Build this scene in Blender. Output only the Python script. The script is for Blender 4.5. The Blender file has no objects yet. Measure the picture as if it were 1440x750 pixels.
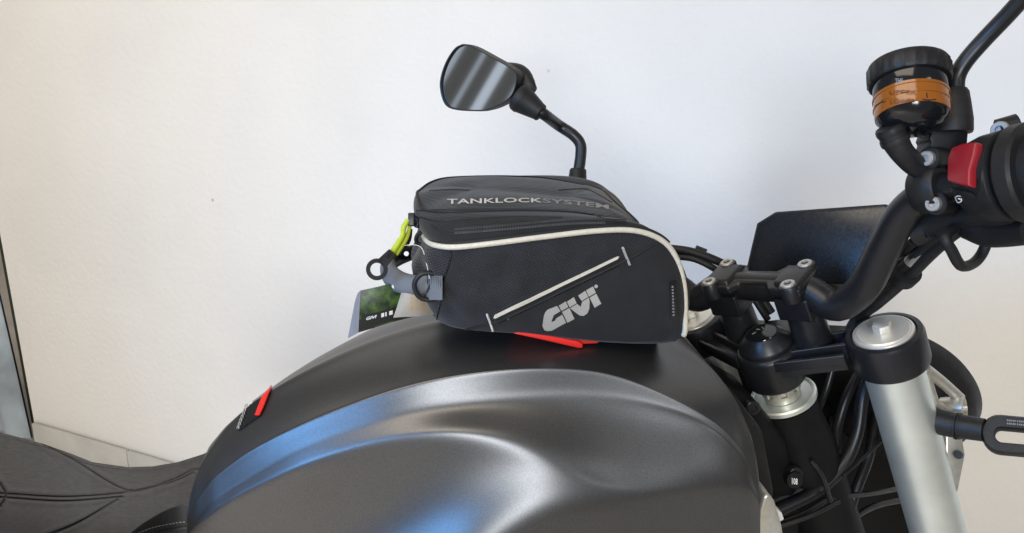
import bpy, bmesh, math, random
import numpy as np
from mathutils import Vector, Matrix
from mathutils.bvhtree import BVHTree
random.seed(4)
R = math.radians
scene = bpy.context.scene
COL = scene.collection

# ------------------------------------------------------------------ camera
F = 1117.0
STEM_PX, STEM_D = (1076.0, 483.0), 0.787
yaw, pitch, roll = R(8), R(18), R(1.5)
d_ = Vector((math.sin(yaw)*math.cos(pitch), math.cos(yaw)*math.cos(pitch), -math.sin(pitch)))
r_ = Vector((math.cos(yaw), -math.sin(yaw), 0))
u_ = r_.cross(d_)
cr = r_*math.cos(roll) + u_*math.sin(roll)
cu = -r_*math.sin(roll) + u_*math.cos(roll)
def ray(x, y):
    return cr*((x-720)/F) - cu*((y-375)/F) + d_
STEM = Vector((0.30, 0.0, 1.02))
CAM = STEM - ray(*STEM_PX)*STEM_D
cd = bpy.data.cameras.new('camera'); cam = bpy.data.objects.new('camera', cd); COL.objects.link(cam)
m = Matrix((cr, cu, -d_)).transposed().to_4x4(); m.translation = CAM
cam.matrix_world = m
cd.sensor_width = 36; cd.lens = 36*F/1440; cd.clip_start = 0.02; cd.clip_end = 100
scene.camera = cam

# ------------------------------------------------------------------ light
w = bpy.data.worlds.new('World'); scene.world = w; w.use_nodes = True
bg = w.node_tree.nodes['Background']; bg.inputs[0].default_value = (1.0, 0.93, 0.83, 1); bg.inputs[1].default_value = 0.18
scene.view_settings.view_transform = 'Standard'; scene.view_settings.look = 'None'
scene.view_settings.exposure = 0.0; scene.view_settings.gamma = 1.0
def area(name, loc, aim, sx, sy, power, col, spread=180):
    l = bpy.data.lights.new(name, 'AREA'); l.shape = 'RECTANGLE'; l.size = sx; l.size_y = sy
    l.energy = power; l.color = col; l.spread = R(spread)
    o = bpy.data.objects.new(name, l); COL.objects.link(o); o.location = loc
    dr = (Vector(aim)-Vector(loc)).normalized()
    o.rotation_euler = dr.to_track_quat('-Z', 'Y').to_euler()
    return o
# shop window behind the camera (daylight), ceiling light, then lamps added for tank and mirror reflections
area('shop_window', (-4.0, -2.2, 2.15), (-0.35, -0.1, 1.0), 1.9, 1.7, 8.6, (0.16, 0.46, 1.0), 36)
area('front_window', (-0.9, -3.1, 1.75), (-0.6, 0.4, 1.1), .9, 1.0, 27, (0.92, 0.96, 1.0), 105)
area('tank_facet_fill', (1.6, -3.0, 2.75), (0.3, 0.0, 1.0), .8, .5, 9, (0.95, 0.97, 1.0))  # added soft light, no window known there; brightens the tank's front facet
area('ceiling_light', (-1.6, -0.8, 3.2), (-1.4, -0.5, 0), 2.8, 1.5, 60, (1.0, 0.88, 0.72))
area('floor_fill', (-1.8, -1.4, 3.0), (-1.7, -1.3, 0), .5, .5, 8, (1.0, 0.90, 0.76), 40)  # added fill: brightens the floor that the tank's lower side reflects
for i, (yy, ww, pw) in enumerate(((-.62, .05, .5), (-.46, .03, .2), (-.30, .06, .7), (-.16, .03, .2), (.0, .05, .4), (.16, .03, .3), (.30, .02, .2))):
    o = area('mirror_stripe_light', (-4.0, yy, 1.5), (0, yy+.1, 1.3), ww, 3.2, pw, (.86, .93, 1.0))  # added strips out of view, only to draw pale stripes in the mirror
    o.rotation_euler.rotate_axis('Z', R(-24))

# ------------------------------------------------------------------ helpers
def P(x, y, Y):                       # point of the pixel's sight line at lateral offset Y of the bike
    q = ray(x, y); return CAM + q*((Y-CAM.y)/q.y)
def PD(x, y, z): return CAM + ray(x, y)*z
def RP(x, y, p, n):
    q = ray(x, y); n = Vector(n); return CAM + q*((Vector(p)-CAM).dot(n)/q.dot(n))
# steering frame (bars turned left to the lock): f forward, l left, k along the steering axis
def c2w(a): return cr*a[0] - cu*a[1] + d_*a[2]
sf = c2w((0.646, -0.527, 0.553)).normalized()
sk = c2w((-0.39, -0.85, -0.355)); sk = (sk - sf*sk.dot(sf)).normalized()
sl = sk.cross(sf)
def S(x, y, z): return STEM + (sf*x + sl*y + sk*z)*0.001
def PS(x, y, ly): return RP(x, y, S(0, ly, 0), sl)
def to_local(p):
    q = (p-STEM)*1000; return (q.dot(sf), q.dot(sl), q.dot(sk))
def flip(p):
    a = to_local(p); return S(a[0], -a[1], a[2])

def cr_spline(pts, n):
    pts = [np.array(p, float) for p in pts]
    if len(pts) == 2: return [pts[0]+(pts[1]-pts[0])*t for t in np.linspace(0, 1, n)]
    P_ = [2*pts[0]-pts[1]] + pts + [2*pts[-1]-pts[-2]]
    L = [0]
    for a, b in zip(pts[:-1], pts[1:]): L.append(L[-1]+max(1e-9, np.linalg.norm(b-a)))
    out = []
    for s in np.linspace(0, L[-1], n):
        i = min(len(pts)-2, int(np.searchsorted(L, s, 'right'))-1); i = max(i, 0)
        t = (s-L[i])/(L[i+1]-L[i])
        p0, p1, p2, p3 = P_[i:i+4]
        d1 = (p2-p0)*.5; d2 = (p3-p1)*.5
        seg = np.linalg.norm(p2-p1)
        for dd in (d1, d2):
            q = np.linalg.norm(dd)
            if q > 1.3*seg and q > 0: dd *= 1.3*seg/q
        t2, t3 = t*t, t*t*t
        out.append((2*t3-3*t2+1)*p1+(t3-2*t2+t)*d1+(-2*t3+3*t2)*p2+(t3-t2)*d2)
    return out

class MB:
    def __init__(s): s.v = []; s.f = []
    def add(s, vs, fs):
        b = len(s.v); s.v += [tuple(v) for v in vs]; s.f += [tuple(b+i for i in f) for f in fs]; return s
    def tube(s, pts, rad, n=40, seg=14, cap=True, flat=None, up=None):
        pts = [tuple(p) for p in pts]
        if isinstance(rad, (int, float)): rad = [rad]*len(pts)
        q = cr_spline([tuple(p)+(r,) for p, r in zip(pts, rad)], n)
        c = [Vector(a[:3]) for a in q]; rr = [a[3] for a in q]
        T = [(c[min(i+1, n-1)]-c[max(i-1, 0)]).normalized() for i in range(n)]
        nn = Vector(up) if up is not None else T[0].orthogonal()
        vs = []
        for i in range(n):
            nn = (nn - T[i]*nn.dot(T[i])).normalized(); bb = T[i].cross(nn)
            for j in range(seg):
                a = 2*math.pi*j/seg
                vs.append(c[i] + nn*(math.cos(a)*rr[i]) + bb*(math.sin(a)*rr[i]*(flat or 1)))
        fs = [(i*seg+j, i*seg+(j+1) % seg, (i+1)*seg+(j+1) % seg, (i+1)*seg+j) for i in range(n-1) for j in range(seg)]
        if cap: fs += [tuple(reversed(range(seg))), tuple((n-1)*seg+j for j in range(seg))]
        return s.add(vs, fs)
    def lathe(s, o, ax, prof, seg=48, scallop=None):
        ax = Vector(ax).normalized(); a = ax.orthogonal().normalized(); b = ax.cross(a); o = Vector(o)
        vs = []
        for (z, r) in prof:
            for j in range(seg):
                t = 2*math.pi*j/seg; q = r
                if scallop and scallop[0] <= z <= scallop[1]: q = r*(1+scallop[2]*math.cos(scallop[3]*t))
                vs.append(o+ax*z+(a*math.cos(t)+b*math.sin(t))*q)
        n = len(prof)
        fs = [(i*seg+j, i*seg+(j+1) % seg, (i+1)*seg+(j+1) % seg, (i+1)*seg+j) for i in range(n-1) for j in range(seg)]
        fs += [tuple(reversed(range(seg))), tuple((n-1)*seg+j for j in range(seg))]
        return s.add(vs, fs)
    def prism(s, poly, ext):             # polygon (3d points) extruded by vector
        n = len(poly); ext = Vector(ext)
        vs = [Vector(p) for p in poly]+[Vector(p)+ext for p in poly]
        fs = [tuple(range(n)), tuple(reversed(range(n, 2*n)))]
        fs += [(i, n+i, n+(i+1) % n, (i+1) % n) for i in range(n)]
        return s.add(vs, fs)
    def box(s, c, ax, ay, az):
        c, ax, ay, az = Vector(c), Vector(ax), Vector(ay), Vector(az)
        q = [c-ax-ay-az, c+ax-ay-az, c+ax+ay-az, c-ax+ay-az]
        return s.prism(q, az*2)
    def grid(s, rows, close=False):
        n = len(rows[0]); m_ = len(rows)
        vs = [p for r in rows for p in r]
        fs = [(i*n+j, i*n+(j+1) % n, (i+1)*n+(j+1) % n, (i+1)*n+j) for i in range(m_-1) for j in range(n if close else n-1)]
        return s.add(vs, fs)
    def build(s, name, mat, parent=None, bevel=0, bseg=3, angle=38, smooth=True, weld=False, recalc=True):
        me = bpy.data.meshes.new(name); bm = bmesh.new()
        vv = [bm.verts.new(v) for v in s.v]
        for f in s.f:
            if len(set(f)) > 2:
                try: bm.faces.new([vv[i] for i in f])
                except ValueError: pass
        if weld: bmesh.ops.remove_doubles(bm, verts=bm.verts, dist=1e-5)
        if recalc: bmesh.ops.recalc_face_normals(bm, faces=bm.faces)
        if bevel:
            es = [e for e in bm.edges if len(e.link_faces) == 2 and e.calc_face_angle(0) > R(25)]
            bmesh.ops.bevel(bm, geom=es, offset=bevel, segments=bseg, affect='EDGES', profile=.5, clamp_overlap=True)
        bm.to_mesh(me); bm.free()
        if smooth:
            for p in me.polygons: p.use_smooth = True
            me.set_sharp_from_angle(angle=R(angle))
        me.materials.append(mat)
        return link(bpy.data.objects.new(name, me), parent)
def link(o, parent):
    COL.objects.link(o)
    if parent is not None:
        o.parent = parent
        t = parent
        while t.parent: t = t.parent
        o.matrix_parent_inverse = Matrix.Translation(-t.location) if parent is t else Matrix()
        if parent is not t: o.matrix_parent_inverse = Matrix()
    return o
def thing(name, loc, label, cat, group=None):
    o = bpy.data.objects.new(name, None); COL.objects.link(o); o.location = loc; o.empty_display_size = .05
    o['label'] = label; o['category'] = cat
    if group: o['group'] = group
    return o
def tag(o, label, cat): o['label'] = label; o['category'] = cat; return o
def bvh(o):
    bm = bmesh.new(); bm.from_mesh(o.data); t = BVHTree.FromBMesh(bm); bm.free(); return t
def hit(t, x, y, off=0.0):
    q = ray(x, y).normalized()
    l, n, i, dd = t.ray_cast(CAM, q)
    if l is None: return None, None
    if n.dot(q) > 0: n = -n
    return l+n*off, n
def decal(name, polys, tree, mat, parent, off=.0008, maxlen=5.0, thick=0.0):
    """flat shapes given on the sight lines, laid on the real surface"""
    bm = bmesh.new()
    for poly in polys:
        vs = [bm.verts.new((p[0], p[1], 0)) for p in poly]
        try: bm.faces.new(vs)
        except ValueError: pass
    bmesh.ops.triangulate(bm, faces=bm.faces)
    for k in range(4):
        es = [e for e in bm.edges if e.calc_length() > maxlen]
        if not es: break
        bmesh.ops.subdivide_edges(bm, edges=es, cuts=1)
        bmesh.ops.triangulate(bm, faces=bm.faces)
    last = None; kill = []
    for v in bm.verts:
        p, n = hit(tree, v.co.x, v.co.y, off)
        if p is None: kill.append(v)
        else: v.co = p
    bmesh.ops.delete(bm, geom=kill, context='VERTS')
    bmesh.ops.recalc_face_normals(bm, faces=bm.faces)
    if thick:
        g = bmesh.ops.solidify(bm, geom=bm.faces[:], thickness=thick)
    me = bpy.data.meshes.new(name); bm.to_mesh(me); bm.free(); me.materials.append(mat)
    for p in me.polygons: p.use_smooth = True
    me.set_sharp_from_angle(angle=R(40))
    return link(bpy.data.objects.new(name, me), parent)
def surf_line(name, pts, tree, rad, mat, parent, n=60, off=0.0, seg=8, flat=None, kind=None):
    q = cr_spline(pts, n); o = []
    for p in q:
        h, nn = hit(tree, p[0], p[1], off)
        if h is not None: o.append(h)
    if len(o) < 3: return None
    ob = MB().tube(o, rad, n=len(o), seg=seg).build(name, mat, parent)
    return ob
def text_polys(body, size=1.0, shear=0.0, xs=1.0, bold=0.0, space=1.0, res=3):
    c = bpy.data.curves.new('t', 'FONT'); c.body = body; c.size = size; c.shear = shear; c.offset = bold
    c.space_character = space; c.resolution_u = res
    o = bpy.data.objects.new('t', c); COL.objects.link(o)
    bpy.context.view_layer.update()
    me = bpy.data.meshes.new_from_object(o.evaluated_get(bpy.context.evaluated_depsgraph_get()))
    polys = [[(me.vertices[i].co.x*xs, me.vertices[i].co.y) for i in p.vertices] for p in me.polygons]
    bpy.data.objects.remove(o); bpy.data.curves.remove(c); bpy.data.meshes.remove(me)
    return polys
def bbox2(polys):
    xs = [p[0] for q in polys for p in q]; ys = [p[1] for q in polys for p in q]
    return min(xs), max(xs), min(ys), max(ys)
def map_text(polys, fn):
    x0, x1, y0, y1 = bbox2(polys)
    return [[fn((p[0]-x0)/(x1-x0), (p[1]-y0)/(y1-y0)) for p in q] for q in polys]

# ------------------------------------------------------------------ materials
def mat(name, col, rough=.5, metal=0.0, noise=None, bump=None, **kw):
    m = bpy.data.materials.new(name); m.use_nodes = True; nt = m.node_tree; b = nt.nodes['Principled BSDF']
    b.inputs['Base Color'].default_value = (*col, 1); b.inputs['Roughness'].default_value = rough; b.inputs['Metallic'].default_value = metal
    for k, v in kw.items(): b.inputs[k.replace('_', ' ')].default_value = v
    tc = nt.nodes.new('ShaderNodeTexCoord')
    def nz(scale, detail=4):
        n = nt.nodes.new('ShaderNodeTexNoise'); n.inputs['Scale'].default_value = scale; n.inputs['Detail'].default_value = detail
        nt.links.new(tc.outputs['Object'], n.inputs['Vector']); return n
    if noise:                          # (scale, amount, rough amount)
        n = nz(noise[0]); r = nt.nodes.new('ShaderNodeMapRange')
        r.inputs['To Min'].default_value = 1-noise[1]; r.inputs['To Max'].default_value = 1+noise[1]
        r.inputs['From Min'].default_value = .3; r.inputs['From Max'].default_value = .7
        nt.links.new(n.outputs['Fac'], r.inputs['Value'])
        mx = nt.nodes.new('ShaderNodeVectorMath'); mx.operation = 'SCALE'; mx.inputs[0].default_value = col
        nt.links.new(r.outputs['Result'], mx.inputs['Scale']); nt.links.new(mx.outputs[0], b.inputs['Base Color'])
        if len(noise) > 2:
            r2 = nt.nodes.new('ShaderNodeMapRange'); r2.inputs['To Min'].default_value = rough-noise[2]; r2.inputs['To Max'].default_value = rough+noise[2]
            r2.inputs['From Min'].default_value = .3; r2.inputs['From Max'].default_value = .7
            n2 = nz(noise[0]*.37); nt.links.new(n2.outputs['Fac'], r2.inputs['Value']); nt.links.new(r2.outputs['Result'], b.inputs['Roughness'])
    if bump:                           # (scale, strength, distance)
        n = nz(bump[0], 3); bp = nt.nodes.new('ShaderNodeBump'); bp.inputs['Strength'].default_value = bump[1]; bp.inputs['Distance'].default_value = bump[2]
        nt.links.new(n.outputs['Fac'], bp.inputs['Height']); nt.links.new(bp.outputs[0], b.inputs['Normal'])
    return m
def fabric(name, col, period, rough=.8, strength=.5, rotz=.6):
    m = mat(name, col, rough, Sheen_Weight=.14, Sheen_Roughness=.5, Specular_IOR_Level=.3, noise=(60, .25))
    nt = m.node_tree; b = nt.nodes['Principled BSDF']; tc = [n for n in nt.nodes if n.type == 'TEX_COORD'][0]
    hs = []
    for ang in (rotz, rotz+math.pi/2):
        mp = nt.nodes.new('ShaderNodeMapping'); mp.inputs['Rotation'].default_value = (0, ang, 0)
        nt.links.new(tc.outputs['Object'], mp.inputs['Vector'])
        wv = nt.nodes.new('ShaderNodeTexWave'); wv.bands_direction = 'X'; wv.inputs['Scale'].default_value = 2*math.pi/(period*20)
        wv.inputs['Distortion'].default_value = .4
        nt.links.new(mp.outputs[0], wv.inputs['Vector']); hs.append(wv)
    mm = nt.nodes.new('ShaderNodeMath'); mm.operation = 'MULTIPLY'
    nt.links.new(hs[0].outputs['Fac'], mm.inputs[0]); nt.links.new(hs[1].outputs['Fac'], mm.inputs[1])
    src = b.inputs['Base Color'].links[0].from_socket
    mr = nt.nodes.new('ShaderNodeMapRange'); mr.inputs['To Min'].default_value = .55; mr.inputs['To Max'].default_value = 2.1
    nt.links.new(mm.outputs[0], mr.inputs['Value'])
    ms = nt.nodes.new('ShaderNodeVectorMath'); ms.operation = 'SCALE'
    nt.links.new(src, ms.inputs[0]); nt.links.new(mr.outputs['Result'], ms.inputs['Scale']); nt.links.new(ms.outputs[0], b.inputs['Base Color'])
    bp = nt.nodes.new('ShaderNodeBump'); bp.inputs['Strength'].default_value = strength; bp.inputs['Distance'].default_value = .0005
    nt.links.new(mm.outputs[0], bp.inputs['Height']); nt.links.new(bp.outputs[0], b.inputs['Normal'])
    return m
M = {}
M['tank'] = mat('satin_black_metallic', (.117, .117, .119), .38, .9, noise=(1500, .24), bump=(1800, .04, .0003))
M['black'] = mat('black_plastic', (.0105, .0105, .0115), .5, Specular_IOR_Level=.38, noise=(300, .2, .06), bump=(900, .12, .0003))
M['black_sat'] = mat('satin_black_metal', (.011, .0115, .0135), .36, Specular_IOR_Level=.42, noise=(200, .15, .05), bump=(1500, .06, .0002))
M['black_gloss'] = mat('gloss_black', (.008, .009, .011), .12)
M['rubber'] = mat('black_rubber', (.0095, .0095, .0105), .58, Specular_IOR_Level=.4, noise=(150, .25), bump=(700, .15, .0003))
M['deep'] = mat('frame_black', (.004, .004, .0045), .6, Specular_IOR_Level=.25, noise=(40, .4), bump=(120, .2, .001))
M['screen'] = mat('display_glass', (.010, .013, .018), .22, noise=(900, .3, .05))
M['alu'] = mat('brushed_aluminium', (.84, .89, .84), .42, .85, noise=(30, .06))
M['alu2'] = mat('machined_cap', (.80, .76, .68), .42, .65, noise=(70, .05))
M['steel'] = mat('bolt_steel', (.46, .44, .41), .5, .7, noise=(400, .1))
M['silver_cast'] = mat('cast_silver', (.62, .60, .54), .38, .75, noise=(200, .08))
M['red'] = mat('red_plastic', (.78, .025, .018), .38)
M['red_switch'] = mat('red_switch', (.27, .010, .018), .4, bump=(500, .04, .0003))
M['seat'] = mat('seat_vinyl', (.022, .021, .0225), .5, noise=(500, .25, .05), bump=(900, .5, .0005))
M['thread'] = mat('stitch_thread', (.10, .10, .10), .8)
M['cloth'] = fabric('cordura', (.0155, .0155, .0185), .0019, .75, .8)
M['cloth_smooth'] = fabric('bag_panel', (.014, .0135, .0145), .0009, .72, .3)
M['lid'] = fabric('lid_fabric', (.0135, .013, .0128), .0012, .75, .3, 0.0)
M['cream'] = mat('reflective_piping', (.60, .55, .45), .42, noise=(300, .08))
M['silverprint'] = mat('silver_print', (.42, .40, .37), .45, .15, noise=(1500, .12))
M['whiteprint'] = mat('white_print', (.75, .74, .72), .5)
M['lidprint'] = mat('lid_print', (.50, .49, .47), .5)
M['lidprint2'] = mat('lid_print_dim', (.16, .155, .15), .45)
M['greyprint'] = mat('grey_print', (.20, .20, .20), .4)
M['zip'] = mat('zip_nylon', (.05, .05, .055), .5)
M['webbing'] = mat('grey_webbing', (.135, .145, .16), .8, bump=(1400, .5, .0005))
M['lime'] = mat('lime_cord', (.42, .50, .02), .65, bump=(900, .4, .0005))
M['mirror'] = mat('mirror_glass', (.36, .39, .43), .04, 1.0)
M['card_back'] = mat('card_back', (.22, .225, .26), .5)
M['beige'] = mat('beige_card', (.33, .30, .25), .55)
M['ochre'] = mat('ochre_print', (.42, .27, .13), .6)
M['wall'] = mat('painted_wall', (.83, .795, .735), .82, noise=(2.2, .045), bump=(70, .30, .004))
def wall_specks(m):
    nt = m.node_tree; b = nt.nodes['Principled BSDF']; tc = [n for n in nt.nodes if n.type == 'TEX_COORD'][0]
    v = nt.nodes.new('ShaderNodeTexVoronoi'); v.inputs['Scale'].default_value = 5.5; nt.links.new(tc.outputs['Object'], v.inputs['Vector'])
    r = nt.nodes.new('ShaderNodeMapRange'); r.inputs['From Min'].default_value = .012; r.inputs['From Max'].default_value = .03
    r.inputs['To Min'].default_value = .62; r.inputs['To Max'].default_value = 1.0; nt.links.new(v.outputs['Distance'], r.inputs['Value'])
    src = b.inputs['Base Color'].links[0].from_socket
    ms = nt.nodes.new('ShaderNodeVectorMath'); ms.operation = 'SCALE'
    nt.links.new(src, ms.inputs[0]); nt.links.new(r.outputs['Result'], ms.inputs['Scale']); nt.links.new(ms.outputs[0], b.inputs['Base Color'])
wall_specks(M['wall'])
M['floor'] = mat('floor_tile', (.74, .69, .62), .45, noise=(6, .1))
M['skirt'] = mat('skirting_tile', (.52, .50, .46), .4, noise=(14, .08))
def green_card():
    m = mat('forest_print', (.05, .12, .02), .4); nt = m.node_tree; b = nt.nodes['Principled BSDF']
    tc = nt.nodes.new('ShaderNodeTexCoord'); n = nt.nodes.new('ShaderNodeTexNoise'); n.inputs['Scale'].default_value = 160; n.inputs['Detail'].default_value = 5
    r = nt.nodes.new('ShaderNodeValToRGB'); r.color_ramp.elements[0].position = .36; r.color_ramp.elements[0].color = (.008, .015, .008, 1)
    r.color_ramp.elements[1].position = .68; r.color_ramp.elements[1].color = (.06, .12, .02, 1)
    nt.links.new(tc.outputs['Object'], n.inputs['Vector']); nt.links.new(n.outputs['Fac'], r.inputs[0]); nt.links.new(r.outputs[0], b.inputs['Base Color'])
    return m
M['forest'] = green_card()
def fluid():
    m = mat('amber_fluid', (.36, .115, .014), .16); b = m.node_tree.nodes['Principled BSDF']
    b.inputs['Transmission Weight'].default_value = .25; b.inputs['Subsurface Weight'].default_value = .3
    b.inputs['Subsurface Radius'].default_value = (.01, .004, .001); b.inputs['Coat Weight'].default_value = .2; b.inputs['Coat Roughness'].default_value = .05
    return m
M['fluid'] = fluid()

# ------------------------------------------------------------------ setting: wall, skirting, floor
zs = 0.105
def on_z(x, y, z):
    q = ray(x, y); return CAM + q*((z-CAM.z)/q.z)
wa, wb = on_z(45, 592, zs), on_z(230, 646, zs)
wd = (wb-wa); wd.z = 0; wd.normalize(); wn = Vector((wd.y, -wd.x, 0))
if wn.dot(CAM-wa) < 0: wn = -wn
w0 = Vector((wa.x, wa.y, 0))
MB().box(w0+wd*2.6-wn*.08+Vector((0, 0, 1.6)), wd*2.6, wn*.076, Vector((0, 0, 1.6))).build('wall', M['wall'], bevel=.004)['kind'] = 'structure'
fl = MB().box((0, 0, -.02), (5, 0, 0), (0, 5, 0), (0, 0, .02)).build('floor', M['floor']); fl['kind'] = 'structure'
skirt = MB().box(w0+wd*2.6+wn*.002+Vector((0, 0, zs*.5-.002)), wd*2.596, wn*.003, Vector((0, 0, zs*.5-.004))).build('skirting', M['skirt']); skirt['kind'] = 'structure'
for i in range(13):
    c = w0+wd*(.012+.38*i+.19)+wn*.0075+Vector((0, 0, zs*.5))
    MB().box(c, wd*.1885, wn*.0055, Vector((0, 0, zs*.5))).build('tile', M['skirt'], skirt, bevel=.002)
# opening beside the wall: dark jamb, a pale sheet behind
jm = MB().box(w0-wd*.028-wn*.10+Vector((0, 0, 1.1)), wd*.024, wn*.07, Vector((0, 0, 1.1))).build('door_jamb', mat('jamb_paint', (.035, .042, .030), .5, noise=(20, .1)), bevel=.006)
tag(jm, 'dark olive door jamb standing at the end of the white wall', 'door jamb')
rows = []
for i in range(40):
    t = i/39
    rows.append([w0-wd*(.024+.075*1.9*j/30+.38*t)-wn*(.004+.012*math.sin(t*19)+.006*math.sin(t*7+j*.2))+Vector((0, 0, .02+1.9*j/30)) for j in range(31)])
g = MB().grid(rows); n0 = len(g.v)
rows2 = [[p-wn*.006 for p in r] for r in rows]; g.grid(rows2)
cu_ = g.build('curtain', mat('curtain_cloth', (.30, .34, .37), .8, noise=(5, .5), bump=(300, .3, .001)))
tag(cu_, 'pale grey blue curtain hanging beyond the dark door jamb', 'curtain')

# ------------------------------------------------------------------ motorcycle: tank and seat
bike = thing('motorcycle', (0, 0, 0), 'matt black motorcycle parked beside the white wall, bars turned to the lock', 'motorcycle')
def cv(pts):
    a = np.array(pts, float); return lambda x: np.interp(x, a[:, 0], a[:, 1])
def gblur(a, it, axis):
    for _ in range(it):
        b = a.copy()
        if axis == 0: b[1:-1] = .25*a[:-2]+.5*a[1:-1]+.25*a[2:]
        else: b[:, 1:-1] = .25*a[:, :-2]+.5*a[:, 1:-1]+.25*a[:, 2:]
        a = b
    return a
cT = cv([(263, 722), (266, 702), (275, 670), (290, 641), (315, 605), (345, 574), (400, 537), (450, 511), (500, 489), (550, 470), (600, 456), (650, 446), (700, 441), (760, 438), (820, 440), (880, 448), (940, 472), (985, 502), (1015, 530), (1040, 565), (1058, 610), (1066, 650), (1069, 690)])
yT = cv([(263, -.035), (290, -.010), (330, 0), (880, 0), (940, -.02), (985, -.06), (1015, -.09), (1040, -.115), (1058, -.13), (1069, -.14)])
cA = cv([(263, 738), (275, 706), (300, 672), (350, 634), (430, 593), (540, 551), (620, 530), (720, 518), (800, 518), (850, 521), (930, 551), (1005, 592), (1045, 628), (1069, 696)])
yA = cv([(263, -.037), (300, -.044), (400, -.062), (550, -.081), (720, -.094), (850, -.100), (930, -.113), (1005, -.128), (1069, -.143)])
cD = cv([(263, 745), (300, 702), (420, 630), (560, 582), (690, 566), (772, 560), (876, 566), (940, 578), (1004, 601), (1045, 642), (1069, 702)])
yD = cv([(263, -.042), (300, -.051), (420, -.0765), (560, -.0925), (690, -.0985), (772, -.1005), (876, -.108), (940, -.118), (1004, -.1305), (1069, -.1445)])
cB = cv([(263, 752), (275, 738), (330, 700), (420, 657), (500, 631), (580, 612), (640, 606), (700, 613), (760, 632), (810, 657), (870, 684), (930, 681), (980, 678), (1056, 684), (1069, 712)])
yB = cv([(263, -.046), (300, -.057), (420, -.086), (560, -.106), (640, -.119), (700, -.125), (760, -.135), (810, -.142), (870, -.147), (930, -.149), (980, -.151), (1040, -.150), (1069, -.146)])
hF = cv([(-600, .003), (-320, .002), (-220, -.006), (-140, -.022), (-60, -.042), (0, -.050), (50, -.022), (110, .004), (190, .022), (420, .024)])
un = 240
us = 263 + (1069-263)*(.5-.5*np.cos(np.linspace(0, math.pi, un)))
us = .5*us + .5*np.linspace(263, 1069, un)
V = []; Yv = []
for t in np.linspace(0, 1, 36):
    s_ = math.sin(t*math.pi/2)**.8; V.append(cT(us)+(cA(us)-cT(us))*(.74*s_+.26*s_**3)); Yv.append(yT(us)+(yA(us)-yT(us))*s_)
for (c0, y0, c1, y1, n) in ((cA, yA, cD, yD, 12), (cD, yD, cB, yB, 14)):
    for t in np.linspace(0, 1, n+1)[1:]:
        V.append(c0(us)+(c1(us)-c0(us))*t); Yv.append(y0(us)+(y1(us)-y0(us))*t)
for t in np.linspace(0, 1, 41)[1:]:
    V.append(cB(us)+(830-cB(us))*t); Yv.append(yB(us)+hF(us-(876-236*t))*t)
V = np.array(V); Yv = np.array(Yv)
wb0 = np.clip((us-290)/80, 0, 1)*np.clip((1069-us)/40, 0, 1)
V = gblur(V, 8, 1); Yv = gblur(Yv, 20, 1)
V = V*(1-wb0)+gblur(V, 130, 1)*wb0; Yv = Yv*(1-wb0)+gblur(Yv, 150, 1)*wb0
V = gblur(V, 3, 0); Yv = gblur(Yv, 13, 0)
rows = [[P(us[j], V[i, j], Yv[i, j]) for j in range(un)] for i in range(len(V))]
rows.append([P(us[j], 880, -.04) for j in range(un)])
far = [[Vector((p.x, -p.y, p.z)) for p in r] for r in rows]
allrows = list(reversed(rows)) + [[Vector((.5*(a.x+b.x), 0, .5*(a.z+b.z))) if abs(a.y) > .004 else a for a, b in zip(rows[0], far[0])]] + far
tank = MB().grid(allrows).build('fuel_tank', M['tank'], bike, angle=60, weld=True)
tk = bvh(tank)
# rear badge: dark plate, red flash, raised letters
bd = decal('badge', [[(336, 606), (349, 571), (383, 545), (366, 586), (340, 604)]], tk, M['black_gloss'], tank, off=.0012, thick=.0012)
decal('red_flash', [[(384, 545), (371, 560), (361, 586), (367, 586), (373, 574)]], tk, M['red'], bd if False else tank, off=.0028, thick=.001)
for k in range(7):
    t = k/6; x, y = 338.5+11*t, 603.5-30*t
    surf_line('badge_letter', [(x-2.2, y+1.0), (x-.6, y-2.6), (x+1.0, y-1.2), (x+.2, y+1.6)], tk, .0005, M['silverprint'], tank, n=10, off=.0026)
# seat
sx = np.linspace(-60, 300, 420); sv = np.linspace(0, 1, 220)
sT = cv([(-60, 598), (0, 608), (60, 624), (100, 638), (130, 650), (180, 657), (215, 656), (250, 650), (285, 639), (300, 632)])
seams = [[(-60, 694), (0, 694), (90, 699), (170, 694), (185, 690)], [(-60, 699), (0, 699.5), (90, 705), (172, 699)],
         [(58, 624), (100, 645), (180, 690), (240, 676), (270, 662), (285, 661)], [(0, 680), (8, 696), (0, 712)], [(60, 755), (110, 735), (165, 703)],
         [(180, 693), (240, 679), (272, 665)]]
sp = [np.array(cr_spline(q, 220)) for q in seams]
gx, gv = np.meshgrid(sx, sv); gy0 = sT(gx); gy = gy0+(800-gy0)*gv
dmin = np.full(gx.shape, 1e9)
for q in sp:
    for a in q: dmin = np.minimum(dmin, np.hypot(gx-a[0], gy-a[1]))
gY = .10-.16*np.sin(np.minimum(1, gv*1.15)*math.pi/2)-.05*gv + 0.0026*np.exp(-(dmin/1.2)**2) - .0012*np.exp(-((dmin-4.5)/3.5)**2)
wS = np.clip((gx-120)/140, 0, 1); wS = wS*wS*(3-2*wS); lim = -.12+.092*wS
gY = np.where(gY < lim, lim+(gY-lim)*.06, gY)
srows = [[P(gx[i, j], gy[i, j], gY[i, j]) for j in range(len(sx))] for i in range(len(sv))]
st_edge = [p for p in srows[0]]
srows = [[p+Vector((0, .03, -.25)) for p in srows[0]], [p+Vector((0, .012, -.012)) for p in srows[0]]]+srows+[[p+Vector((0, .05, -.1)) for p in srows[-1]]]
seat = MB().grid(srows).build('seat', M['seat'], bike, angle=70)
stx = bvh(seat)
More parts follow.
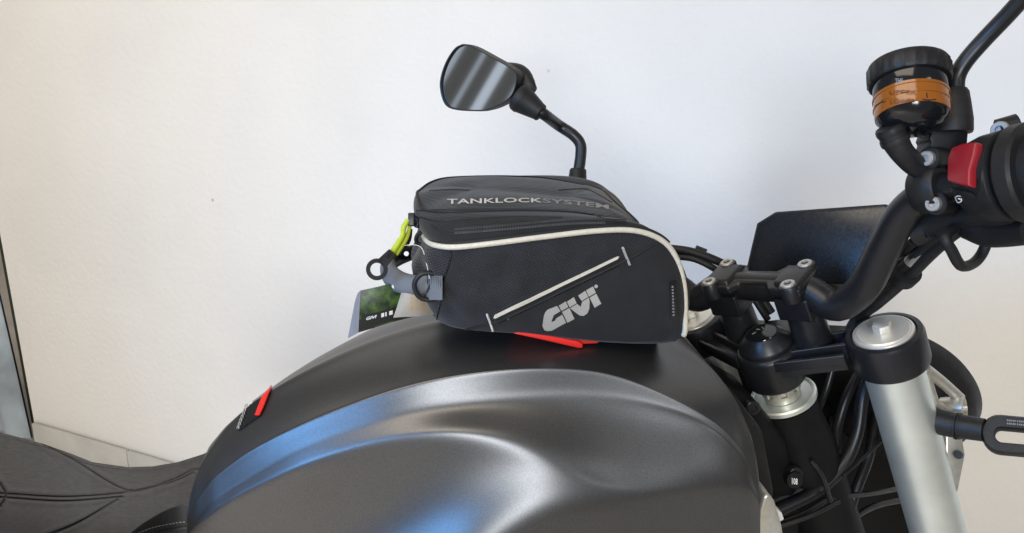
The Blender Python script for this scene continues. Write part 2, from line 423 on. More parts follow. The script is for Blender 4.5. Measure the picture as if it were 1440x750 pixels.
def stitches(name, pts, tree, mat_, parent, step, rad, off=.0003, fill=.6):
    q = cr_spline(pts, 600); L = np.concatenate([[0], np.cumsum([np.linalg.norm(b-a) for a, b in zip(q[:-1], q[1:])])])
    g = MB(); s = 0
    while s+step*fill < L[-1]:
        pp = []
        for k in (0, .5, 1):
            i = int(np.searchsorted(L, s+step*fill*k)); i = min(i, 599)
            h, n = hit(tree, q[i][0], q[i][1], off if k == .5 else 0)
            if h is not None: pp.append(h)
        if len(pp) == 3: g.tube(pp, rad, n=3, seg=5)
        s += step
    if g.v:
        o = g.build(name, mat_, parent); o['kind'] = 'stuff'; return o
stitches('stitching', [(2, 612), (60, 628), (100, 642), (130, 654), (180, 661), (215, 660), (250, 654), (278, 645)], stx, M['thread'], seat, 4.5, .0005)
stitches('stitching', [(190, 752), (215, 742), (250, 735), (262, 734)], stx, M['greyprint'], seat, 5, .0005)
surf_line('piping', [(195, 765), (225, 750), (252, 744), (264, 743)], stx, .0022, M['seat'], seat)

# ------------------------------------------------------------------ steering head
K = sk*.001; LL = sl*.001; FF = sf*.001
def ring_arc(cx, cy, r, a0, a1, n):
    return [(cx+r*math.cos(a0+(a1-a0)*i/(n-1)), cy+r*math.sin(a0+(a1-a0)*i/(n-1))) for i in range(n)]
def outline(pts, z): return [S(x, y, z) for x, y in pts]
# top clamp: boss round the stem, two arms, sleeves round the forks
clamp = MB().lathe(S(0, 0, -44), sk, [(0, .022), (0, .028), (.004, .030), (.036, .031), (.0395, .0295), (.041, .027), (.041, .0)], 56)
tc = clamp
arm = [(-26, -8), (-21, -22), (2, -78), (58, -78), (56, -30), (66, 0), (56, 30), (58, 78), (2, 78), (-21, 22), (-26, 8)]
top_clamp = tc.prism(outline(arm, -24), K*11).build('top_clamp', M['black_sat'], bike, bevel=.0015)
for s in (-1, 1):
    # ribs framing the lightening recess
    for (x0, x1) in ((-23, 0), (-6, 20), (16, 44)):
        MB().prism([S(x0-2.2, 20*s, -15), S(x0+2.2, 20*s, -15), S(x1+2.2, 80*s, -15), S(x1-2.2, 80*s, -15)], K*11).build('rib', M['black_sat'], top_clamp, bevel=.0012)
    sl_ = MB().lathe(S(30, 105*s, -32), sk, [(0, .0285), (0, .033), (.004, .0342), (.030, .0342), (.034, .0328), (.035, .0285), (.032, .027), (.032, 0)], 64)
    sl_.build('fork_sleeve', M['black_sat'], top_clamp)
    fork = MB().lathe(S(30, 105*s, -480), sk, [(0, .0), (0, .0265), (.447, .0265), (.4485, .025), (.4485, 0)], 72).build('fork_tube', M['alu'], bike)
    cap = MB().lathe(S(30, 105*s, 0), sk, [(-.004, .0), (-.004, .0268), (.002, .0268), (.0035, .0262), (.0042, .0245), (.0036, .0238), (.0042, .0232), (.0048, .0225), (.0048, .0)], 72).build('fork_cap', M['alu2'], fork)
    hexp = [(30+8.6*math.cos(R(60*i+12)), 105*s+8.6*math.sin(R(60*i+12))) for i in range(6)]
    MB().prism(outline(hexp, 4.6), K*7).build('cap_bolt', M['alu2'], fork, bevel=.0008)
# stem nut
nut = MB().lathe(S(0, 0, -4), sk, [(0, .0), (0, .0262), (.003, .0268), (.006, .0262), (.0155, .0172), (.0165, .0165), (.0160, .0150), (.0160, 0)], 64).build('stem_nut', M['black_sat'], bike)
MB().lathe(S(0, 0, 12.1), sk, [(0, 0), (0, .0148), (.0006, .0145), (.0008, 0)], 48).build('emblem_disc', M['black_gloss'], nut)
for a in (-.5, .1, .7, 1.6):
    MB().tube([S(6*math.cos(a), 6*math.sin(a), 13.1), S(10*math.cos(a+.4), 9*math.sin(a+.4), 13.1)], .0005, n=4, seg=5).build('emblem_mark', M['greyprint'], nut)
# bearing adjuster and dust ring below the clamp
rg = MB().lathe(S(0, 0, -70), sk, [(0, 0), (0, .030), (.002, .0335), (.006, .0335), (.0075, .032), (.0068, .030), (.0055, .029), (.0055, 0)], 64).build('dust_ring', M['alu'], bike)
ad = MB().lathe(S(0, 0, -64), sk, [(0, 0), (0, .0185), (.008, .0185), (.0085, .016), (.0095, .016), (.010, .0185), (.018, .0185), (.018, .014), (.022, .014), (.022, 0)], 48).build('adjuster_nut', M['silver_cast'], bike)
for i in range(9):
    a = 2*math.pi*i/9
    c = S(18.8*math.cos(a), 18.8*math.sin(a), -50)
    rd = (sf*math.cos(a)+sl*math.sin(a)); tg = (sl*math.cos(a)-sf*math.sin(a))
    MB().box(c, rd*.0016, tg*.0042, sk*.0058).build('lug', M['silver_cast'], ad, bevel=.0005)
MB().lathe(S(0, 0, -330), sk, [(0, 0), (0, .036), (.2, .036), (.24, .031), (.2585, .031), (.2592, 0)], 48).build('head_tube', M['deep'], bike)
# risers, bar clamp
riser = None
for s in (-1, 1):
    r = MB().lathe(S(22, 38*s, -14), sk, [(0, .019), (.004, .0195), (.012, .018), (.045, .0165), (.052, .0165), (.052, 0)], 40)
    r.prism([S(4, 38*s-17, 26), S(40, 38*s-17, 26), S(40, 38*s+17, 26), S(4, 38*s+17, 26)], K*24)
    r.build('riser', M['black_sat'], bike, bevel=.002)
BAR0 = (22, 52)   # bar centre at the clamp (x, z)
h = [(0, -53), (17, -56), (28, -56), (44, -53), (44, -22), (33, -15), (33, 15), (44, 22), (44, 53), (28, 56), (17, 56), (0, 53), (0, 22), (11, 15), (11, -15), (0, -22)]
bc = MB().prism(outline(h, 55), K*10)
bar_clamp = bc.build('bar_clamp', M['black_sat'], bike, bevel=.003, bseg=4)
for s in (-1, 1):
    MB().prism([S(2, s*38-16, 64), S(42, s*38-16, 64), S(37, s*38-13, 69), S(7, s*38-13, 69)], LL*0+LL*(26)).build('clamp_hump', M['black_sat'], bar_clamp, bevel=.002)
    for x in (3, 39):
        MB().lathe(S(x, s*43, 52), sk, [(0, 0), (0, .0092), (.0155, .0092), (.0165, .0085), (.0165, .0)], 32).build('bolt_boss', M['black_sat'], bar_clamp)
        b = MB().lathe(S(x, s*43, 66), sk, [(0, 0), (0, .0068), (.0040, .0068), (.0046, .0062), (.0046, .0035), (.0025, .0033), (.0025, 0)], 32).build('clamp_bolt', M['steel'], bar_clamp)
        hx = [(x+3.1*math.cos(R(60*i)), s*43+3.1*math.sin(R(60*i))) for i in range(6)]
        MB().prism(outline(hx, 69.0), K*.35).build('bolt_socket', M['black_gloss'], bar_clamp)
# handlebar: right half traced, left half its mirror image
rp = [(S(22, 0, 52), .0143), (S(22, -45, 52), .0143)]
for (x, y, ly, rr) in ((1172, 430, -74, .0143), (1200, 418, -94, .0143), (1222, 392, -112, .0142), (1245, 345, -132, .0138), (1270, 300, -152, .0128), (1300, 274, -172, .0116), (1345, 259, -198, .0111), (1420, 247, -236, .0111)):
    rp.append((PS(x, y, ly), rr))
pe = rp[-1][0]; pdir = (rp[-1][0]-rp[-2][0]).normalized()
rp.append((pe+pdir*.10, .0111))
left = [(flip(p), r) for p, r in rp[1:]]
path = list(reversed(left))+rp
bar = MB().tube([p for p, r in path], [r for p, r in path], n=150, seg=24).build('handlebar', M['black_sat'], bike)
ba = (rp[-2][0]-rp[-3][0]).normalized()      # direction of the bar end
b0 = rp[-3][0]                               # near the switch housing's inner side
gl = MB().lathe(flip(rp[-2][0]), (flip(rp[-1][0])-flip(rp[-2][0])), [(-.01, 0), (-.01, .021), (-.004, .021), (-.004, .0165), (.11, .0165), (.11, 0)], 32).build('grip', M['rubber'], bike)
MB().lathe(flip(b0), flip(b0+ba)-flip(b0), [(-.02, 0), (-.02, .024), (-.016, .028), (.016, .028), (.02, .024), (.02, 0)], 32).build('switch_housing', M['black'], bike)

# right switch housing
hb0 = b0+ba*.030
hs = MB().lathe(hb0, ba, [(-.018, .0), (-.018, .024), (-.014, .0285), (-.004, .0315), (.010, .0325), (.011, .0315), (.012, .027), (.0165, .027), (.0165, 0)], 64).build('switch_housing', M['black'], bike, angle=45)
MB().lathe(hb0+ba*.0155, ba, [(0, 0), (0, .0325), (.002, .0345), (.011, .0345), (.013, .0325), (.013, .026), (.022, .026), (.022, 0)], 64).build('throttle_ring', M['black'], hs)
MB().lathe(hb0+ba*.036, ba, [(0, 0), (0, .017), (.002, .0235), (.006, .0245), (.010, .0235), (.012, .0175), (.13, .0175), (.13, 0)], 48).build('grip', M['rubber'], bike)
hv = bvh(hs)
def facing(px, py, tree, lift=0): return hit(tree, px, py, lift)
kp, kn = hit(hv, 1350, 232)
pl = [(1332, 222), (1338, 207), (1353, 201.5), (1372, 199.5), (1369, 216), (1362.5, 240), (1362, 262), (1350, 260), (1331.5, 254.5), (1331, 250)]
pb = [RP(x, y, kp+kn*.0025, kn) for x, y in pl]
MB().prism(pb, -kn*.007).build('kill_switch', M['red_switch'], hs, bevel=.0016, bseg=4)
fr = [(1327, 262), (1345, 266), (1374, 275), (1371, 268), (1348, 262), (1330, 258)]
decal('switch_ridge', [[(1327, 263), (1330, 261), (1350, 265.5), (1370, 270.5), (1375, 277), (1345, 269.5)]], hv, M['black_sat'], hs, off=.0012, thick=.001)
surf_line('start_symbol', [(1351, 276.2), (1347, 275.6), (1344, 278.2), (1344.3, 282), (1347.2, 284.6), (1351, 284), (1352.6, 281.5), (1352, 279)], hv, .0004, M['whiteprint'], hs, n=30, off=.0003)
surf_line('start_symbol', [(1348, 279), (1351.6, 280.5)], hv, .0004, M['whiteprint'], hs, n=6, off=.0003)
for q in ([(1328, 293), (1345, 300), (1366, 303), (1385, 300)], [(1340, 199), (1356, 192), (1376, 187)], [(1376, 276), (1380, 262), (1381, 240), (1384, 215), (1392, 198)], [(1329, 224), (1335, 206), (1352, 198)]):
    surf_line('housing_seam', q, hv, .0005, M['black_sat'], hs, n=30)
def bolt(px, py, depth_pt, axis, r, parent, name='bolt', mt='steel', ln=.008):
    o = Vector(depth_pt); ax = Vector(axis).normalized()
    e = MB().lathe(o-ax*ln, ax, [(0, 0), (0, r), (ln-.0008, r), (ln, r*.88), (ln, r*.5), (ln-.0018, r*.46), (ln-.0018, 0)], 28).build(name, M[mt], parent)
    return e
tocam = lambda p: (CAM-Vector(p)).normalized()
# mirror perch + master cylinder clamp left of the switch housing
pc = b0 - ba*.018
mc = MB().lathe(pc-ba*.012, ba, [(0, 0), (0, .0175), (.002, .019), (.020, .019), (.022, .0175), (.022, 0)], 40).build('perch_clamp', M['black'], bike)
pz = (pc-CAM).dot(d_)
b1 = PD(1301, 223, pz-.014); b2 = PD(1310, 287, pz-.014)
pax = (tocam(b1)*.75-cr*.65+Vector((0, 0, .0))).normalized()
for bb in (b1, b2):
    MB().lathe(bb-pax*.024, pax, [(0, 0), (0, .0088), (.0185, .0088), (.0195, .008), (.0195, 0)], 28).build('bolt_boss', M['black'], mc)
    bolt(0, 0, bb, pax, .0056, mc, 'perch_bolt', ln=.006)
pl = [(1311, 184), (1340, 178), (1362, 186), (1360, 215), (1335, 240), (1316, 240), (1304, 236), (1308, 205), (1310, 199), (1307, 195)]
MB().prism([PD(x, y, pz-.008) for x, y in pl], d_*.022).build('perch_block', M['black'], mc, bevel=.002)
# right mirror: boot and stem leaving the frame
zb = pz-.004
bt = MB().lathe(PD(1338, 187, zb), PD(1340, 125, zb)-PD(1338, 187, zb), [(0, 0), (0, .0142), (.002, .0148), (.010, .0146), (.022, .0128), (.031, .0112), (.0335, .0095), (.0335, 0)], 40).build('mirror_boot', M['rubber'], bike)
MB().tube([PD(1344, 130, zb), PD(1346, 108, zb), PD(1358, 86, zb-.004), PD(1384, 56, zb-.012), (PD(1420, 18, zb-.026)), PD(1470, -38, zb-.05), PD(1540, -110, zb-.09)], .0062, n=60, seg=20).build('mirror_stem', M['black_sat'], bike)

# brake fluid reservoir
rc = PS(1281, 140, -172); rz = (rc-CAM).dot(d_)
ra = (cu*1.0 + cr*.07 + d_*.30).normalized()
sc = rz/F
rt = .5*103*sc
def rpx(v): return v*sc
q_ = 55*sc/.0325
pr = lambda L_: [(a*q_, b*q_) for a, b in L_]
rc = PD(1281, 143, rz)
res = MB().lathe(rc, ra, pr([(-.0265, .0), (-.0265, .013), (-.024, .020), (-.019, .0255), (-.0125, .0285), (-.0124, .0283), (.0052, .0283), (.0055, .0285), (.0165, .0285), (.0165, 0)]), 72).build('brake_reservoir', M['black_gloss'], bike)
MB().lathe(rc, ra, pr([(-.0145, .0), (-.0145, .0281), (-.0122, .0287), (-.0062, .0287), (-.0058, .0294), (-.0046, .0294), (-.0042, .0287), (.0020, .0287), (.0024, .0294), (.0036, .0294), (.0040, .0287), (.0050, .0287), (.0050, 0)]), 72).build('brake_fluid', M['fluid'], res)
MB().lathe(rc+ra*.0165*q_, ra, pr([(0, .0), (0, .0310), (.002, .0325), (.0135, .0325), (.0165, .0312), (.0175, .028), (.0175, .0)]), 144, scallop=(.0015*q_, .015*q_, .010, 24)).build('reservoir_cap', M['black'], res)
rv = bvh(res)
rvf = bvh([c for c in res.children if c.name.startswith('brake_fluid')][0])
def rtext(body, x0, x1, yb, yt, curve, mt, tree, nm):
    pol = text_polys(body, bold=.012, res=2)
    decal(nm, map_text(pol, lambda a, b: (x0+(x1-x0)*a, yb+(yt-yb)*b-curve*4*a*(1-a))), tree, mt, res, off=.0004, maxlen=4)
dk = mat('raised_lettering', (.12, .035, .006), .3)
rtext('UPPER', 1251, 1289, 134, 128.5, 1.5, dk, rvf, 'level_lettering')
rtext('LOWER', 1252, 1288, 147, 140, 1.0, dk, rvf, 'level_lettering')
rtext('THE', 1259, 1270, 117, 111, .3, M['greyprint'], rv, 'level_lettering')
for q in ([(1241, 141), (1241, 152)], [(1230, 149), (1238, 145), (1246, 143)], [(1297, 139.5), (1306, 141), (1316, 140)], [(1303, 131), (1303, 149), (1280, 151), (1262, 151)]):
    surf_line('level_mark', q, rvf, .0004, M['black_gloss'], res, n=12)
hosep = [PD(1250, 178, rz-.006), PD(1258, 196, rz-.004), PD(1270, 216, rz-.002), PD(1290, 234, rz+.005), PD(1312, 240, pz)]
MB().tube(hosep, [.0098, .0098, .0086, .0086, .0086], n=40, seg=18).build('reservoir_hose', M['rubber'], bike)
for i in (0, 1):
    a = Vector(hosep[0]).lerp(Vector(hosep[1]), .1+.75*i); MB().lathe(a, Vector(hosep[1])-Vector(hosep[0]), [(0, .0), (0, .0105), (.0022, .0108), (.0044, .0105), (.0044, 0)], 32).build('hose_clip', M['black'], res)
MB().tube([PD(1291, 186, rz-.006), PD(1296, 193, rz-.01), PD(1303, 192, rz-.01), PD(1302, 184, rz-.004)], .0012, n=14, seg=8).build('wire_clip', M['black'], res)
MB().prism([PD(1274, 172, rz-.012), PD(1284, 165, rz-.012), PD(1292, 178, rz-.012), PD(1284, 186, rz-.012)], d_*.01).build('reservoir_lug', M['black'], res, bevel=.001)

# ------------------------------------------------------------------ left mirror
mz = (flip(rp[-3][0])-CAM).dot(d_)
base = PS(812, 252, 196); bzz = (base-CAM).dot(d_)
mnrm = Vector((-sf.x, -sf.y, 0)).normalized()
mc0 = PS(672, 112, 270); mn = (mnrm*1.0+sl*-.10+Vector((0, 0, .06))).normalized()
mo = [(651, 62), (661, 63.5), (690, 79), (724, 99), (728.5, 110), (719, 137), (688, 154.5), (660, 156.5), (637, 154), (626, 147), (620, 130), (619.5, 112), (627, 88), (640, 68)]
mo = [tuple(p) for p in cr_spline(mo+[mo[0]], 71)[:-1]]
def mpoly(scale, back, shift=(0, 0)):
    cx, cy = 671, 111
    return [RP(cx+(x-cx)*scale, cy+(y-cy)*scale, mc0, mn)-mn*back+cr*shift[0]+cu*shift[1] for x, y in mo]
prof = [(.955, .0012), (.965, -.0005), (.995, -.001), (1.0, .001), (1.0, .008), (.97, .016), (.88, .026), (.70, .034), (.40, .039), (.05, .040)]
ml = MB().grid([mpoly(s, b) for s, b in prof], close=True)
n = len(mo); ml.add(mpoly(.05, .040), [tuple(range(n))])
head = ml.build('mirror_housing', M['black'], bike, angle=50)
MB().prism(mpoly(.955, .0016), -mn*.002).build('mirror_glass', M['mirror'], head, angle=30)
hp = RP(722, 118, mc0, mn)
zt = (hp-CAM).dot(d_)
# swept tail of the housing towards the ball joint
MB().tube([PD(706, 106, zt+.034), PD(728, 111, zt+.022), PD(742, 120, zt+.012), PD(753, 127, zt+.008)], [.015, .016, .011, .003], n=24, seg=20, flat=.7, up=cu).build('housing_tail', M['black'], head)
q0, q1 = PD(727, 135, zt+.002), PD(759, 158, zt-.002)
MB().lathe(q0, q1-q0, [(0, 0), (0, .0140), (.002, .0155), (.007, .0160), (.009, .0150), (.030, .0098), (.032, .0098), (.0335, .0085), (.0335, 0)], 40).build('joint_boot', M['rubber'], head)
MB().tube([PD(752, 153, zt), PD(765, 161, zt), PD(785, 176, bzz), PD(806, 190, bzz), PD(816, 203, bzz), PD(816.5, 220, bzz), PD(813, 245, bzz)], .0064, n=60, seg=20).build('mirror_stem', M['black_sat'], bike)
MB().lathe(PD(811.5, 262, bzz), PD(813, 237, bzz)-PD(811.5, 262, bzz), [(0, 0), (0, .0108), (.018, .0094), (.0195, .0082), (.0195, 0)], 36).build('mirror_boot', M['rubber'], bike)

# ------------------------------------------------------------------ display
dn = (-sf*.80+sk*.60).normalized(); dp = S(96, 0, 62)
dpl = [(1047, 386), (1064, 314), (1090, 298), (1244, 287), (1258, 292), (1264, 325), (1274, 393), (1273, 398), (1048, 401)]
fb = [RP(x, y, dp, dn) for x, y in dpl]
disp = MB().prism(fb, -dn*.014).build('display', M['black'], bike, bevel=.0016)
cxy = (1160, 348)
inn = [RP(cxy[0]+(x-cxy[0])*.972, cxy[1]+(y-cxy[1])*.955, dp+dn*.0004, dn) for x, y in dpl]
MB().prism(inn, -dn*.0014).build('screen', M['screen'], disp, bevel=.0004)
MB().lathe(S(128, 0, -25), (S(118, 0, 30)-S(128, 0, -25)), [(0, 0), (0, .02), (.05, .02), (.05, 0)], 20).build('display_mount', M['black'], disp)

# ------------------------------------------------------------------ cables
def cable(pts, r, name='cable', mt='rubber', n=50): return MB().tube(pts, r, n=n, seg=14).build(name, M[mt], bike)
cl1 = cable([PS(860, 335, 165), PS(930, 348, 120), PS(975, 355, 90), PS(1020, 373, 66), PS(1055, 398, 45), PS(1085, 440, 30)], .0046)
cable([PS(860, 345, 165), PS(930, 360, 120), PS(975, 364, 90), PS(1015, 384, 66), PS(1048, 404, 45), PS(1080, 450, 30)], .0036)
o = PS(983, 358, 90)
MB().lathe(o-(PS(1020, 375, 66)-PS(960, 352, 100)).normalized()*.006, PS(1020, 375, 66)-PS(960, 352, 100), [(0, 0), (0, .0085), (.012, .0085), (.012, 0)], 24).build('cable_clip', M['rubber'], bike)
for (pts, r, mt) in (
    ([(1372, 312, -200), (1345, 325, -185), (1310, 355, -160), (1275, 390, -130), (1235, 425, -100), (1205, 450, -70), (1180, 500, -60)], .0058, 'rubber'),
    ([(1352, 312, -190), (1330, 322, -180), (1300, 348, -155), (1265, 382, -125), (1228, 415, -95), (1196, 440, -70)], .0050, 'rubber'),
    ([(1310, 325, -170), (1296, 345, -150), (1262, 375, -120), (1230, 402, -95), (1190, 430, -60)], .0052, 'black_sat'),
    ([(1285, 340, -150), (1262, 362, -120), (1235, 388, -95), (1200, 420, -60)], .0042, 'rubber'),
    ([(1390, 310, -205), (1386, 345, -200), (1372, 368, -196), (1352, 374, -194), (1338, 352, -192), (1330, 335, -190), (1345, 318, -190)], .0042, 'rubber')):
    cable([PS(*p) for p in pts], r, mt=mt)
t0, t1 = PS(1298, 352, -152), PS(1281, 368, -138)
MB().tube([t0, t1], .0060, n=6, seg=16).build('clear_sleeve', M['steel'], bike)
o = PS(1272, 386, -128); MB().lathe(o, PS(1296, 362, -150)-PS(1272, 386, -128), [(-.005, 0), (-.005, .0125), (.006, .0125), (.006, 0)], 28).build('cable_clip', M['rubber'], bike)
# master cylinder body under the bar
MB().tube([PS(1282, 330, -150), PS(1320, 312, -170), PS(1370, 300, -200), PS(1445, 305, -240)], [.014, .019, .018, .015], n=20, seg=16, flat=.8).build('master_cylinder', M['black'], bike)
lev = MB().tube([PS(1360, 318, -195), PS(1395, 328, -215), PS(1450, 325, -245)], [.010, .011, .010], n=16, seg=12).build('brake_lever', M['black'], bike)
bolt(0, 0, PS(1414, 338, -224), -sk, .006, lev, 'lever_pivot', 'black_sat')
hb = PD(1405, 183, (b0-CAM).dot(d_)-.022)
bolt(0, 0, hb, tocam(hb)*.8-cr*.45, .0062, hs, 'housing_bolt')
MB().tube([PD(1404, 186, (b0-CAM).dot(d_)-.014), PD(1432, 178, (b0-CAM).dot(d_)-.018)], [.0095, .0095], n=6, seg=20).build('cable_ferrule', M['black'], hs)

# ------------------------------------------------------------------ headlamp, bracket, indicator, frame
hz = .90
hc = PD(1258, 566, hz)
hl = MB().lathe(hc, sf, [(-.05, 0), (-.048, .03), (-.035, .058), (-.01, .075), (.012, .080), (.03, .0805), (.035, .077), (.035, 0)], 72).build('headlamp', M['black'], bike, angle=50)
zk = .755
br = MB()
br.tube([PD(1300, 519, zk), PD(1325, 538, zk+.01), PD(1350, 560, zk+.02)], [.0062, .0056, .0052], n=16, seg=12)
br.tube([PD(1312, 566, zk+.005), PD(1330, 578, zk+.012), PD(1348, 590, zk+.02)], [.005, .005, .006], n=16, seg=12)
br.tube([PD(1303, 519, zk), PD(1308, 545, zk+.003), PD(1322, 585, zk+.006)], [.005, .004, .004], n=12, seg=10)
bro = br.build('lamp_bracket', M['silver_cast'], bike)
MB().lathe(PD(1350, 574, zk+.016), tocam(PD(1350, 574, zk))*.55+cr*.8, [(-.016, 0), (-.016, .0105), (0, .0115), (.004, .0115), (.0045, .009), (0, .0072), (-.004, .0065), (-.004, 0)], 32).build('bracket_lug', M['silver_cast'], bro)
MB().prism([PD(x, y, zk+.02) for x, y in ((1330, 606), (1353, 612), (1358, 640), (1348, 690), (1338, 705), (1330, 660))], d_*.012).build('bracket_plate', M['silver_cast'], bro, bevel=.002)
MB().lathe(PD(1348, 640, zk+.018), tocam(PD(1348, 640, zk)), [(0, 0), (0, .004), (.004, .004), (.004, 0)], 16).build('bracket_screw', M['black'], bro)
ti = MB().tube([PD(1308, 590, .75), PD(1335, 597, .74), PD(1384, 605, .72)], [.0118, .0116, .0104], n=20, seg=24).build('indicator', M['black'], bike)
for xx in (1344, 1349):
    MB().lathe(PD(xx, 599.4, .735), PD(1384, 605, .72)-PD(1335, 597, .74), [(0, 0), (0, .0124), (.0015, .0124), (.0015, 0)], 28).build('indicator_ring', M['black'], ti)
idn = (tocam(PD(1420, 610, .72))+cu*.18).normalized(); idp = PD(1410, 610, .715)
def loop2(cx0, cx1, cy, ry, n=14, tilt=.09):
    a = [(cx0-ry*math.sin(math.pi*i/(n-1)), cy-ry*math.cos(math.pi*i/(n-1))) for i in range(n)]
    b = [(cx1+ry*math.sin(math.pi*i/(n-1)), cy+ry*math.cos(math.pi*i/(n-1))) for i in range(n)]
    return [(x, y+(x-1400)*tilt) for x, y in a+b]
lo, li = loop2(1407, 1500, 611, 27), loop2(1409, 1500, 613, 9.5)
lo2, li2 = loop2(1407, 1500, 611, 24.5), loop2(1409, 1500, 613, 12)
W = lambda q, b: [RP(x, y, idp, idn)+idn*b for x, y in q]
ib = MB().grid([W(li, -.008), W(li, .004), W(li2, .0072), W(lo2, .0072), W(lo, .004), W(lo, -.008), W(li, -.008)], close=True).build('indicator_body', M['black'], ti, angle=50)
iv = bvh(ib)
for yy in (592.5, 597):      # moulded print too small to read: short worn strokes
    decal('indicator_print', [[(x, yy+(x-1416)*.09), (x+1.7, yy+(x-1416)*.09), (x+1.7, yy-2.4+(x-1416)*.09), (x, yy-2.4+(x-1416)*.09)] for x in (1416, 1418.6, 1421, 1424, 1426.5, 1430, 1433, 1435.4, 1438)], iv, M['greyprint'], ti, off=.0003)
# frame and the dark left-hand side seen through the head
MB().prism([P(x, y, .115) for x, y in ((930, 470), (1080, 470), (1250, 500), (1290, 640), (1320, 780), (1340, 900), (960, 900), (900, 640))], (0, .02, 0)).build('radiator_shroud', M['deep'], bike, bevel=.006)
MB().prism([P(x, y, -.03) for x, y in ((985, 520), (1060, 560), (1110, 620), (1130, 720), (1120, 860), (1000, 860), (960, 600))], (0, .06, 0)).build('frame_spar', M['deep'], bike, bevel=.01)
MB().prism([P(x, y, -.075) for x, y in ((1000, 530), (1035, 555), (1075, 610), (1090, 690), (1085, 830), (1010, 830))], (0, .02, 0)).build('tank_liner', M['black'], bike, bevel=.006)
MB().box((.10, 0, .52), (.24, 0, 0), (0, .17, 0), (0, 0, .20)).box((.12, 0, .34), (.20, 0, 0), (0, .20, 0), (0, 0, .12)).build('engine', M['deep'], bike, bevel=.03)
pp = [(1066, 760), (1068, 720), (1074, 699), (1082, 695), (1090, 706), (1100, 740), (1108, 790), (1066, 790)]
sc_ = MB().prism([P(x, y, -.135) for x, y in pp], (0, .025, 0)).build('side_cover', M['silver_cast'], bike, bevel=.006, bseg=4)
MB().prism([P(x, y, -.115) for x, y in ((1092, 716), (1100, 722), (1103, 731), (1096, 735))], (0, .01, 0)).build('cover_clip', M['whiteprint'], sc_, bevel=.001)
for (pts, r) in (
    ([(1225, 520, .01), (1213, 560, 0), (1205, 610, -.01), (1185, 655, -.02), (1150, 690, -.03), (1090, 720, -.04), (1050, 735, -.04)], .0065),
    ([(1208, 525, .03), (1190, 560, .02), (1178, 600, .01), (1172, 640, -.01), (1140, 680, -.02), (1080, 708, -.03)], .005),
    ([(1080, 740, -.04), (1130, 722, -.04), (1170, 700, -.03), (1225, 694, 0), (1300, 680, .06)], .003),
    ([(1090, 742, -.05), (1140, 725, -.05), (1180, 705, -.04)], .0025),
    ([(1140, 648, -.04), (1155, 668, -.045), (1168, 705, -.045)], .0025),
    ([(1185, 670, -.03), (1240, 620, .0), (1300, 560, .06)], .0016),
    ([(1240, 535, .04), (1232, 580, .03), (1222, 640, .01), (1200, 700, -.01), (1180, 770, -.02)], .0055),
    ([(1178, 490, .06), (1163, 545, .05), (1150, 580, .05), (1145, 620, .04), (1120, 650, .0), (1085, 665, -.02)], .004),
    ([(1290, 700, .06), (1230, 712, .02), (1190, 740, -.01), (1170, 790, -.02)], .0035)):
    cable([P(x, y, Y) for x, y, Y in pts], r, mt='black_sat')
for (x, y) in ((1174, 592), (1196, 566), (1060, 575), (1120, 668)):
    bolt(0, 0, P(x, y, -.045 if x < 1150 else .09), (0, -1, .2), .007, bike, 'frame_bolt', 'black_sat')
fb_ = P(1118, 676, -.05)
MB().lathe(fb_, (-.1, -1, .3), [(-.01, 0), (-.01, .008), (.0, .008), (0, 0)], 24).build('sticker_knob', M['deep'], bike)
sv_ = bvh(bpy.data.objects['sticker_knob'])
pol = text_polys('108', bold=.02, res=2)
decal('inspection_sticker', map_text(pol, lambda a, b: (1113.5+8*a, 681-9*b+a*1)), sv_, M['whiteprint'], bpy.data.objects['sticker_knob'], off=.0003)

# ------------------------------------------------------------------ tank bag
bagc = P(780, 475, 0)
bag = thing('tank_bag', (bagc.x, 0, bagc.z), 'small black fabric tank bag with cream piping strapped on the motorcycle tank', 'tank bag')
T = [((905, 474, 0), (908, 470, 0), (903, 390, 0), (864, 284, 0)),
     ((930, 478, -.045), (936, 473, -.050), (936, 385, -.048), (884, 301, -.042)),
     ((948, 480, -.066), (959, 472, -.073), (952, 372, -.072), (897, 314, -.062)),
     ((944, 481, -.067), (962, 440, -.076), (949, 362, -.075), (894, 314, -.064)),
     ((938, 482, -.067), (960, 400, -.079), (943, 352, -.077), (889, 313, -.066)),
     ((928, 483, -.068), (950, 364, -.081), (930, 338, -.079), (880, 311.5, -.067)),
     ((912, 483.5, -.068), (930, 338, -.083), (905, 320, -.081), (866, 309, -.066)),
     ((880, 483, -.069), (893, 324, -.085), (868, 312, -.083), (842, 305, -.067)),
     ((820, 479, -.07), (840, 324, -.087), (815, 312, -.085), (800, 299, -.068)),
     ((740, 470, -.07), (760, 333, -.088), (745, 318, -.086), (740, 297, -.068)),
     ((680, 466, -.066), (690, 342, -.087), (680, 321.5, -.085), (680, 298, -.068)),
     ((640, 461, -.056), (640, 347, -.082), (630, 324, -.080), (636, 299.5, -.066)),
     ((618, 452, -.04), (612, 344, -.067), (604, 318, -.064), (611, 299, -.056)),
     ((608, 442, -.02), (600, 336, -.038), (591, 306, -.040), (594, 294, -.036)),
     ((606, 434, 0), (598, 326, 0), (585, 290, 0), (586, 274, 0))]
NB = 150
def half(c): return [Vector(p) for p in cr_spline([P(*t[c]) for t in T], NB)]
